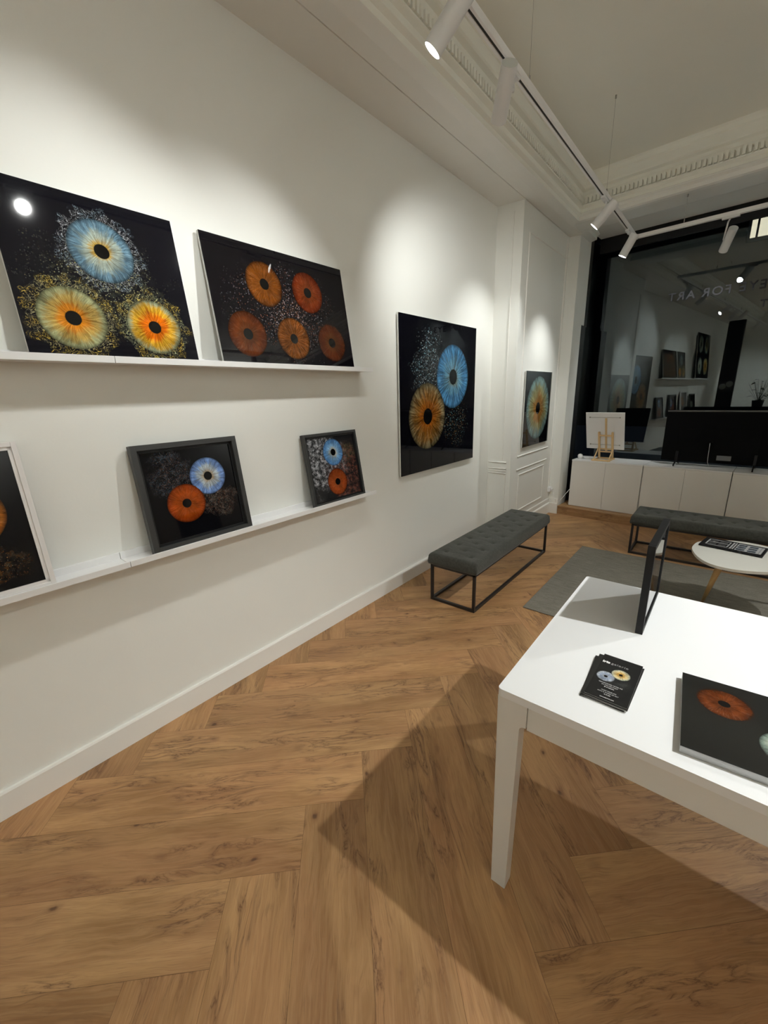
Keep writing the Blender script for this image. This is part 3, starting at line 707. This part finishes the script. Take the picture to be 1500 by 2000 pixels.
# ------------------------------------------------------------------ benches
def bench_seat(L, Wd, z0, z1):
    b = BM(); nx, ny = 150, 44; h = z1 - z0; rr = 0.022
    buttons = []
    k = 0; yy = 0.10
    while yy < L - .06:
        for fx in ((0.24, 0.76) if k % 2 == 0 else (0.5,)): buttons.append((fx * Wd, yy))
        yy += 0.0925; k += 1
    def hgt(x, y):
        s = 0.0
        for bx, by in buttons:
            d2 = (x - bx) ** 2 + (y - by) ** 2
            if d2 < .02: s += 0.011 * math.exp(-d2 / 0.00025) + 0.0042 * math.exp(-d2 / 0.0018)
        for i in range(0, k, 1):
            yb = 0.10 + 0.0925 * i
            a = abs(x - Wd / 2) / (Wd / 2)
            s += 0.0022 * math.exp(-((y - yb - 0.006 * math.sin(x * 40)) ** 2) / 0.00009) * (1 if i % 2 == 0 else .5) * (1 - a ** 3)
        e = min(x, Wd - x, y, L - y); s += 0.020 * max(0, 1 - e / rr) ** 2.4
        return z1 + 0.004 - s
    g = [[b.verts.new((Wd * j / ny, L * i / nx, hgt(Wd * j / ny, L * i / nx))) for j in range(ny + 1)] for i in range(nx + 1)]
    for i in range(nx):
        for j in range(ny): b.faces.new([g[i][j], g[i][j + 1], g[i + 1][j + 1], g[i + 1][j]]).smooth = True
    ring = [g[0][j] for j in range(ny + 1)] + [g[i][ny] for i in range(1, nx + 1)] + [g[nx][j] for j in range(ny - 1, -1, -1)] + [g[i][0] for i in range(nx - 1, 0, -1)]
    low = []
    for zz, off in ((z0 + .02, .006), (z0 + .002, .002)):
        cur = []
        for v in ring:
            x = v.co.x + (off if v.co.x > Wd - 1e-4 else (-off if v.co.x < 1e-4 else 0)); y = v.co.y + (off if v.co.y > L - 1e-4 else (-off if v.co.y < 1e-4 else 0))
            cur.append(b.verts.new((x, y, zz)))
        prev = low or ring
        for a in range(len(ring)):
            c = (a + 1) % len(ring); b.faces.new([prev[a], prev[c], cur[c], cur[a]]).smooth = True
        low = cur
    b.faces.new(list(reversed(low)))
    return b, buttons, hgt
def bench(loc, rz, L, label, group='grey tufted benches on black steel frames'):
    t = thing('bench', label, 'bench', loc, (0, 0, rz), group); Wd = 0.395; zs = 0.300; zt = 0.386
    b, btn, hg = bench_seat(L, Wd, zs, zt); seat = fin('seat', b, M_velvet, t)
    for bx, by in btn:
        b = BM(); tt = bmesh.new(); bmesh.ops.create_uvsphere(tt, u_segments=10, v_segments=6, radius=0.0075)
        for f in tt.faces: f.smooth = True
        join(b, tt, Matrix.Translation((bx, by, hg(bx, by) + .001)) @ Matrix.Diagonal((1, 1, .45, 1))); fin('button', b, M_button, seat)
    s = 0.020; i = 0.010
    for x in (i, Wd - i - s):
        for y in (i, L - i - s):
            b = BM(); box(b, x, x + s, y, y + s, 0.0, zs - .018, bev=.0015); fin('leg', b, M_blackmetal, t)
    b = BM(); box(b, i, Wd - i, i, i + s, zs - .019, zs + .001, bev=.001); box(b, i, Wd - i, L - i - s, L - i, zs - .019, zs + .001, bev=.001)
    box(b, i, i + s, i, L - i, zs - .019, zs + .001, bev=.001); box(b, Wd - i - s, Wd - i, i, L - i, zs - .019, zs + .001, bev=.001); fin('top_frame', b, M_blackmetal, t)
    b = BM(); e = .0008
    box(b, i + s - e, Wd - i - s + e, i, i + s, 0.0, s); box(b, i + s - e, Wd - i - s + e, L - i - s, L - i, 0.0, s)
    box(b, i, i + s, i + s - e, L - i - s + e, 0.0, s); box(b, Wd - i - s, Wd - i, i + s - e, L - i - s + e, 0.0, s); fin('floor_rail', b, M_blackmetal, t)
    return t
bench((0.335, 2.455, 0), 0.0, 1.51, 'tufted grey velvet bench standing along the left wall under the big panel')
bench((1.352, 4.768, 0.0), -PI / 2 + 0.0, 1.51, 'tufted grey velvet bench in front of the white cabinets, behind the round table')

# rug
bm = BM(); box(bm, 0, 2.1, 0, 1.56, 0.001, 0.009, bev=.003); o = fin('rug', bm, M_rug)
o.location = (0.968, 2.752, 0); o.rotation_euler = (0, 0, 0); tag(o, 'flat-woven taupe rug on the herringbone floor under the round table', 'rug')

# ------------------------------------------------------------------ coffee table
def catmull(pts, n=10):
    out = []; N = len(pts)
    for i in range(N):
        p0, p1, p2, p3 = (Vector(pts[(i + k) % N]) for k in (-1, 0, 1, 2))
        for j in range(n):
            u = j / n; out.append(tuple(0.5 * ((2 * p1) + (p2 - p0) * u + (2 * p0 - 5 * p1 + 4 * p2 - p3) * u * u + (3 * p1 - p0 - 3 * p2 + p3) * u ** 3)))
    return out
t = thing('coffee_table', 'low round white coffee table with splayed wooden legs standing on the rug', 'table', (2.16, 3.54, 0.0115))
cp = [(1.871, 3.546), (1.888, 3.423), (1.93, 3.31), (1.99, 3.24), (2.07, 3.215), (2.16, 3.228), (2.27, 3.285), (2.38, 3.38), (2.44, 3.52), (2.43, 3.68), (2.34, 3.80), (2.18, 3.86), (2.02, 3.82), (1.905, 3.70)]
bm = BM(); pp = [(x - 2.16, y - 3.54) for x, y in catmull(cp)]
tt = bmesh.new(); prism(tt, pp, 0.403, 0.421)
bmesh.ops.bevel(tt, geom=[e for e in tt.edges if len(e.link_faces) == 2 and e.calc_face_angle(0) > 1.0], offset=.004, segments=2, affect='EDGES'); join(bm, tt); fin('tabletop', bm, M_ctable, t)
for (ax, ay), (bx, by) in (((-0.135, -0.22), (-0.168, 0.105 - .0)), ((0.14, -0.16), (0.20, -0.24)), ((0.05, 0.2), (0.08, 0.28))):
    pass
for (ax, ay), (bx, by) in (((-0.12, -0.215), (-0.175, 0.04)), ((0.22, 0.0), (0.27, -0.02)), ((0.17, 0.24), (0.21, 0.29))):
    b = BM(); cyl(b, (bx, by, 0.0), (ax, ay, 0.403), 0.010, 0.021, n=20); fin('leg', b, M_beech, t)

# sample board lying on the coffee table
t = thing('sample_board', 'black rectangular board with rows of small grey pictures on the round table', 'board', (1.902, 3.60, 0.4335), (0, 0, math.radians(-10.5)))
b = BM(); box(b, 0, 0.35, 0, 0.215, 0, 0.012, bev=.002); fin('board', b, M_black, t)
b = BM(); z = .0122
for x0, x1, y0, y1 in ((.028, .155, .172, .18), (.028, .155, .112, .12), (.028, .155, .035, .043), (.028, .036, .035, .18), (.148, .155, .035, .18)):
    box(b, x0, x1, y0, y1, .012, z + .0006)
box(b, .165, .175, .03, .19, .012, z + .0006); box(b, .18, .188, .03, .19, .012, z + .0006); box(b, .322, .335, .03, .19, .012, z + .0006)
box(b, .195, .320, .03, .19, .012, z)
fin('printed_labels', b, M_ink2, t)
for i in range(2):
    for j in range(2):
        b = BM(); box(b, .042 + i * .055, .042 + i * .055 + .042, .052 + j * .068, .052 + j * .068 + .045, .012, z + .0008); fin('sample_tile', b, plain('tile_dark', (0.05, .05, .05), .4), t)
for i in range(2):
    for j in range(3):
        b = BM(); box(b, .200 + i * .06, .200 + i * .06 + .045, .038 + j * .05, .038 + j * .05 + .035, z, z + .0012); fin('sample_tile', b, plain('tile_blue', (0.05, .065, .08), .3), t)

# ------------------------------------------------------------------ white table in the foreground
TX, TY, TW, TD = 1.562, 0.953, 1.62, 0.922
t = thing('table', 'large white rectangular table in the right foreground with leaflets on it', 'table', (TX, TY, 0))
bm = BM(); tt = bmesh.new(); rc = 0.012
poly = []
for cx, cy, a0 in ((TW - rc, rc, -90), (TW - rc, TD - rc, 0), (rc, TD - rc, 90), (rc, rc, 180)):
    for k in range(5): a = math.radians(a0 + 22.5 * k); poly.append((cx + rc * math.cos(a), cy + rc * math.sin(a)))
prism(bm, poly, 0.716, 0.740); fin('tabletop', bm, M_table, t)
def tleg(fx, fy, name='leg'):
    b = BM(); w0, w1, d = 0.052, 0.068, 0.045
    pts = [(0.002, 0.716), (0.086, 0.716), (0.086, 0.645)]
    for k in range(7):
        a = math.radians(90 + 15 * k); pts.append((w1 + .014 + .014 * math.cos(a), 0.631 + .014 * math.sin(a)))
    pts += [(0.012 + w0 - .006, 0.0), (0.012, 0.0)]
    tt = bmesh.new(); va = [tt.verts.new((x, 0.002, z)) for x, z in pts]; vb = [tt.verts.new((x, 0.002 + d, z)) for x, z in pts]; n = len(pts)
    tt.faces.new(va); tt.faces.new(list(reversed(vb)))
    for i in range(n): tt.faces.new([va[i], vb[i], vb[(i + 1) % n], va[(i + 1) % n]])
    M = Matrix.Identity(4)
    if fx: M = Matrix.Translation((TW, 0, 0)) @ Matrix.Diagonal((-1, 1, 1, 1))
    if fy: M = Matrix.Translation((0, TD, 0)) @ Matrix.Diagonal((1, -1, 1, 1)) @ M
    join(b, tt, M); fin(name, b, M_tleg, t)
for fx in (0, 1):
    for fy in (0, 1): tleg(fx, fy)
b = BM(); box(b, 0.088, TW - .088, 0.004, 0.024, 0.640, 0.716, bev=.001); fin('apron', b, M_tleg, t)
b = BM(); box(b, 0.088, TW - .088, TD - .024, TD - .004, 0.640, 0.716, bev=.001); fin('apron', b, M_tleg, t)
for x in (0.004, TW - .024):
    b = BM(); box(b, x, x + .02, 0.05, TD - .05, 0.640, 0.716, bev=.001); fin('apron', b, M_tleg, t)

# framed picture standing on edge on the table
a10 = art('standing_frame_print', [('iris', 0.18, 0.155, 0.07, BROWN)], spec=0.5)
t = thing('framed_picture', 'thin black frame standing upright on the white table, seen edge-on', 'picture frame', (1.834, 1.487, 0.7402), (0, 0, PI / 2))
fw, fh, fd = 0.375, 0.315, 0.022
b = BM()
for a in ((0, .016, 0, fh), (fw - .016, fw, 0, fh), (.016, fw - .016, 0, .016), (.016, fw - .016, fh - .016, fh)): box(b, a[0], a[1], 0, fd, a[2], a[3], bev=.001)
fin('frame_border', b, M_black, t)
b = BM(); box(b, .014, fw - .014, .004, .006, .014, fh - .014); fin('artwork', b, a10, t, uvxz)
b = BM(); box(b, .014, fw - .014, .012, .020, .014, fh - .014); fin('backing_board', b, M_black, t)

# flat iris panel lying on the table
a11 = art('tabletop_print', [('iris', 0.088, 0.212, 0.058, ((0.105, 0.024, 0.005), (0.125, 0.027, 0.005), (0.075, 0.017, 0.004)), 0.5, 0.45, 0.2), ('iris', 0.205, 0.105, 0.06, GREY, 0.5, 0.7), ('iris', 0.34, 0.2, 0.06, BLUE)], bg=(0.012, 0.012, 0.011), rough=0.12)
t = thing('iris_block', 'black iris print on a thick metal-edged block lying flat on the table', 'picture', (1.980, 1.000, 0.7402), (0, 0, math.radians(4.0)))
b = BM(); box(b, 0, 0.46, 0, 0.305, 0, 0.0185, bev=.001); fin('metal_block', b, M_alu, t)
b = BM(); box(b, 0.0, 0.46, 0.0, 0.305, 0.0187, 0.0205); fin('artwork', b, a11, t, lambda co: (co.x, co.y))

# leaflets
M_leaflet = plain('black_card', (0.014, 0.014, 0.014), 0.35)
a12 = art('leaflet_print', [('dust', 0.06, 0.10, 0.05, 0.04, (0.10, 0.11, 0.11), (0.06, 0.06, 0.06), 700, 0.4), ('iris', 0.0285, 0.1045, 0.0235, ((0.35, 0.38, 0.42), (0.30, 0.36, 0.50), (0.42, 0.46, 0.52)), 0.4, 0.8, 0.2),
      ('iris', 0.0610, 0.1335, 0.0240, ((0.62, 0.36, 0.08), (0.72, 0.56, 0.28), (0.55, 0.56, 0.42)), 0.5, 0.7, 0.2)], bg=(0.012, 0.012, 0.012), rough=0.3)
M_paper = plain('card_edge', (0.55, 0.55, 0.52), 0.6)
def leaf_bend(x, y): return 0.004 * ((y - .05) / .16) ** 2 * (1 if y > .05 else .3)
def leaflet(x, y, z, rz, label, top=False, group='black printed leaflets in the stack'):
    t = thing('leaflet', label, 'leaflet', (x, y, z), (0, 0, rz), group)
    w, h, n = 0.103, 0.212, 12
    for nm, z0, z1, mat in (('card', 0, .0009, M_paper), ('printed_face', .0009, .0012, a12 if top else M_leaflet)):
        b = BM(); rows = []
        for k in range(n + 1):
            yy = h * k / n; dz = leaf_bend(0, yy); rows.append([b.verts.new((xx, yy, zz + dz)) for xx, zz in ((0, z0), (w, z0), (w, z1), (0, z1))])
        for k in range(n):
            for i in range(4): b.faces.new([rows[k][i], rows[k][(i + 1) % 4], rows[k + 1][(i + 1) % 4], rows[k + 1][i]])
        b.faces.new(rows[0]); b.faces.new(list(reversed(rows[-1])))
        fin(nm, b, mat, t, lambda co: (co.x, co.y))
    return t
lz = 0.7402
for dx, dy, rz, lb in ((-.008, -.012, 2.5, 'lowest leaflet of the stack, its pale edge fanned out at the lower left'), (-.004, -.010, -1.0, 'second lowest leaflet of the stack on the white table'),
        (0.002, -.008, 1.0, 'middle leaflet of the stack on the white table'), (-.007, -.004, 0.3, 'leaflet two below the top one in the stack'), (0.003, -.006, -1.8, 'leaflet just below the top one, peeking out at the lower right corner')):
    leaflet(1.759 + dx, 1.068 + dy, lz, math.radians(rz), lb); lz += .0016
tl = leaflet(1.760, 1.068, lz, math.radians(-1.0), 'top leaflet of the stack on the white table, two irises and white lettering', True)
def lt(body, y, size, mat, bold=0.0, x=.0515, al='CENTER', sp=1.0):
    return text_mesh('lettering', body, size, mat, tl, Matrix.Translation((x, y, .00135 + leaf_bend(0, y + size * .3))), bold, al, sp, 0.00008)
lt('iris', 0.170, 0.0150, M_ink, 0.0008, x=.0045, al='LEFT', sp=1.05); lt('galerie', 0.170, 0.0150, M_ink2, -0.0001, x=.0275, al='LEFT', sp=1.12)
lt('TRANSFORMEZ VOTRE IRIS', 0.0710, 0.0049, M_ink, x=.048); lt("EN OEUVRE D'ART", 0.0630, 0.0049, M_ink, x=.048); lt('En 5 minutes', 0.0550, 0.0047, M_ink, 0.0002, x=.048)
lt('TURN YOUR IRIS', 0.0380, 0.0049, M_ink, x=.051); lt('INTO A WORK OF ART', 0.0300, 0.0049, M_ink, x=.051); lt('In 5 min', 0.0220, 0.0047, M_ink, 0.0002, x=.051)
lt('www.irisgalerie.com', 0.0085, 0.0042, M_ink, 0.0002, x=.053)

# ------------------------------------------------------------------ cabinets on the step
def cabinet(k, label):
    x0 = 0.212 + 0.787 * k
    t = thing('cabinet', label, 'cabinet', FM @ Vector((x0, 0.115, 0.104)), (0, 0, -AL), 'white cabinets under the window')
    w, d, h = 0.7815, 0.40, 0.590
    b = BM(); box(b, 0, w, 0.020, d, 0, h - .014); fin('body', b, M_cab, t)
    b = BM(); box(b, -.0005, w + .0005, 0.0, d, h - .014, h, bev=.001); fin('top_panel', b, M_white, t)
    for i in range(2):
        a = (.0025, .3910) if i == 0 else (.3935, .7790)
        b = BM(); box(b, a[0], a[1], 0.0, 0.018, .004, h - .0155, bev=.001); fin('door', b, M_cab, t)
cabinet(0, 'white two-door cabinet at the left end of the row, under the small easel')
cabinet(1, 'white two-door cabinet second in the row, under the left part of the television')
cabinet(2, 'white two-door cabinet third in the row, behind the round coffee table')
cabinet(3, 'white two-door cabinet at the right end of the window row')

# television seen from behind
ZK = 0.694
def fw_(x, y, z): return FM @ Vector((x, y, z))
t = thing('television', 'black flat television seen from behind, standing on the white cabinets', 'television', fw_(1.115, 0.315, ZK + .006), (0, 0, -AL))
b = BM(); box(b, 0, 0.965, 0.006, 0.036, 0.042, 0.592, bev=.004); fin('screen_housing', b, M_tv, t)
b = BM(); box(b, 0.14, 0.825, 0.001, 0.008, 0.06, 0.40, bev=.002); fin('electronics_cover', b, M_tv, t)
b = BM(); box(b, 0.004, 0.961, 0.004, 0.010, 0.574, 0.590, bev=.002); fin('top_edge_strip', b, plain('tv_strip', (0.05, .05, .05), .35), t)
b = BM()
for i in range(3): box(b, 0.36, 0.47, -.001, .002, .20 - i * .03, .205 - i * .03)
box(b, 0.395, 0.45, -.018, .004, .255, .275, bev=.003); fin('socket_panel', b, M_tv, t)
b = BM(); tube(b, [(0.425, -.014, .255), (0.428, -.02, .18), (0.43, -.025, .10), (0.434, -.028, .05), (0.45, -.02, .008)], 0.0028, 8); fin('power_cable', b, plain('grey_cable', (.45, .45, .45), .5), t)
for x in (0.150, 0.812):
    b = BM(); bar(b, (x, 0.02, 0.06), (x - .004, -0.115, 0.005), 0.020, 0.010, up=(1, 0, 0)); bar(b, (x, 0.02, 0.06), (x + .004, 0.14, 0.005), 0.020, 0.010, up=(1, 0, 0)); box(b, x - .012, x + .012, -.028, .02, .05, .15, bev=.002); fin('foot', b, M_black, t)
b = BM(); box(b, 0.50, 0.62, -.001, .002, .075, .125); fin('rating_label', b, plain('label_grey', (0.12, .12, .12), .5), t)

# small easel with a white panel
t = thing('easel', 'small pine table easel seen from behind on the left white cabinet', 'easel', fw_(0.53, 0.315, ZK + .0005), (0, 0, -AL))
ln = math.radians(20); dn = Vector((0, -math.sin(ln), math.cos(ln)))
b = BM()
for x in (-.085, .085):
    bar(b, (x, -.17, .008), (x, .08, .008), .018, .016, up=(0, 0, 1), bev=.001)
bar(b, (-.095, .06, .010), (.095, .06, .010), .020, .018, bev=.001); bar(b, (-.105, -.155, .010), (.105, -.155, .010), .020, .018, bev=.001); fin('base', b, M_pine, t)
for x in (-.075, .075):
    b = BM(); p = Vector((x, .045, .016)); bar(b, p, p + dn * .345, .022, .018, up=(0, 1, 0), bev=.001); fin('upright', b, M_pine, t)
b = BM(); p = Vector((0.0, .030, .10)); bar(b, p, p + dn * .435, .022, .014, up=(0, 1, 0), bev=.001); fin('mast', b, M_pine, t)
b = BM()
for s_ in (.085, .12, .30): q = Vector((0, .045, .016)) + dn * s_; bar(b, q + Vector((-.085, 0, 0)), q + Vector((.085, 0, 0)), .014, .018, bev=.001)
fin('crossbar', b, M_pine, t)
for x in (-.085, .085):
    b = BM(); bar(b, (x, -.14, .018), Vector((x, .045, .016)) + dn * .13, .012, .012, up=(1, 0, 0), bev=.001); fin('brace', b, M_pine, t)
po = fw_(0.53, 0.315, ZK) + (Matrix.Rotation(-AL, 3, 'Z') @ (Vector((-0.015, .070, 0.02)) + dn * .12))
t = thing('mounted_print', 'white-backed print resting on the small easel, wires across its back', 'picture', po, (ln, 0, -AL))
b = BM(); box(b, -.213, .213, -.012, 0, 0, .472, bev=.001); fin('panel', b, M_white, t)
b = BM(); box(b, -.212, .212, 0.0, 0.0015, .001, .471); fin('artwork', b, M_black, t)
for z in (.06, .415):
    b = BM(); tube(b, [(-.165, -.017, z), (.165, -.017, z)], .0022, 8); sphere(b, (-.165, -.016, z), .008, 12); sphere(b, (.165, -.016, z), .008, 12); fin('hanging_wire', b, M_steel, t)

# white ball camera and plug on the cabinet
t = thing('ball_camera', 'small white ball-shaped camera at the left end of the cabinet top', 'camera', fw_(0.262, 0.245, ZK + .0005), (0, 0, -AL))
b = BM(); sphere(b, (0, 0, .032), .030); fin('ball', b, M_white, t)
b = BM(); cyl(b, (0, 0, 0), (0, 0, .008), .022, n=24); fin('foot', b, M_white, t)
b = BM(); o = Vector(fw_(0.30, 0.265, ZK + .013)); 
cyl(b, (0, 0, 0), (.075, 0.004, 0), .0125, n=20); cyl(b, (.075, 0.004, 0), (.095, .005, 0), .008, n=16); tube(b, [(.095, .005, 0), (.15, .03, -.006), (.24, .02, -.009), (.34, .03, -.009)], .003)
o2 = fin('cable_plug', b, M_white); o2.location = o; tag(o2, 'white round plug with its lead lying beside the ball camera', 'plug')

# sockets and lead near the floor
t = thing('wall_socket', 'white socket box at the foot of the pier beside the step', 'socket', (0.25, 5.362, 0.315))
b = BM(); box(b, 0.0, .032, -.035, .03, -.03, .03, bev=.004); fin('box', b, M_white, t)
b = BM(); box(b, 0.032, .060, -.02, .01, -.012, .014, bev=.003); fin('plug', b, M_white, t)
b = BM(); tube(b, [(.055, -.005, 0), (.075, -.02, -.03), (.085, -.025, -.10), (.115, -.03, -.15), (.16, -.01, -.13), (.20, .02, -.06), (.235, .10, .01)], .003); o = fin('power_lead', b, M_white); o.location = (0.25, 5.362, 0.315)
tag(o, 'thin white lead running from the wall socket to the left cabinet', 'cable')

# ------------------------------------------------------------------ rear of the room, seen mirrored in the window
t = thing('display_column', 'tall black display column with two pale irises, seen mirrored in the window', 'display', (0.385, -2.4, 0))
b = BM(); box(b, -.17, .17, -.05, .05, 0, 3.12); fin('panel', b, M_black, t)
for x, z in ((-.07, 1.50), (.075, 1.56)):
    b = BM(); cyl(b, (x, .05, z), (x, .053, z), .075, n=40); fin('printed_iris', b, plain('pale_print', (.22, .22, .22), .6), t)
t = thing('potted_plant', 'leafy plant on a black stand, seen mirrored at the right edge of the window', 'plant', (1.02, -3.0, 0))
b = BM(); cyl(b, (0, 0, 0), (0, 0, .9), .12, .12, n=24); fin('stand', b, M_black, t)
b = BM(); cyl(b, (0, 0, .9), (0, 0, 1.12), .10, .13, n=24); fin('pot', b, M_black, t)
b = BM()
for i in range(34):
    a = random.random() * 6.28; r = random.uniform(.08, .28); z = random.uniform(1.12, 1.72); L = random.uniform(.10, .17)
    p = Vector((0, 0, 1.08)); c = Vector((r * math.cos(a), r * math.sin(a), z)); cyl(b, p, c, .003, n=5)
    dr = Vector((math.cos(a), math.sin(a), random.uniform(-.7, .1))).normalized(); sd = dr.cross(Vector((0, 0, 1))).normalized()
    v = [b.verts.new(c), b.verts.new(c + dr * L * .4 + sd * L * .3), b.verts.new(c + dr * L), b.verts.new(c + dr * L * .4 - sd * L * .3)]
    b.faces.new(v)
o = fin('foliage', b, M_leaf, t)
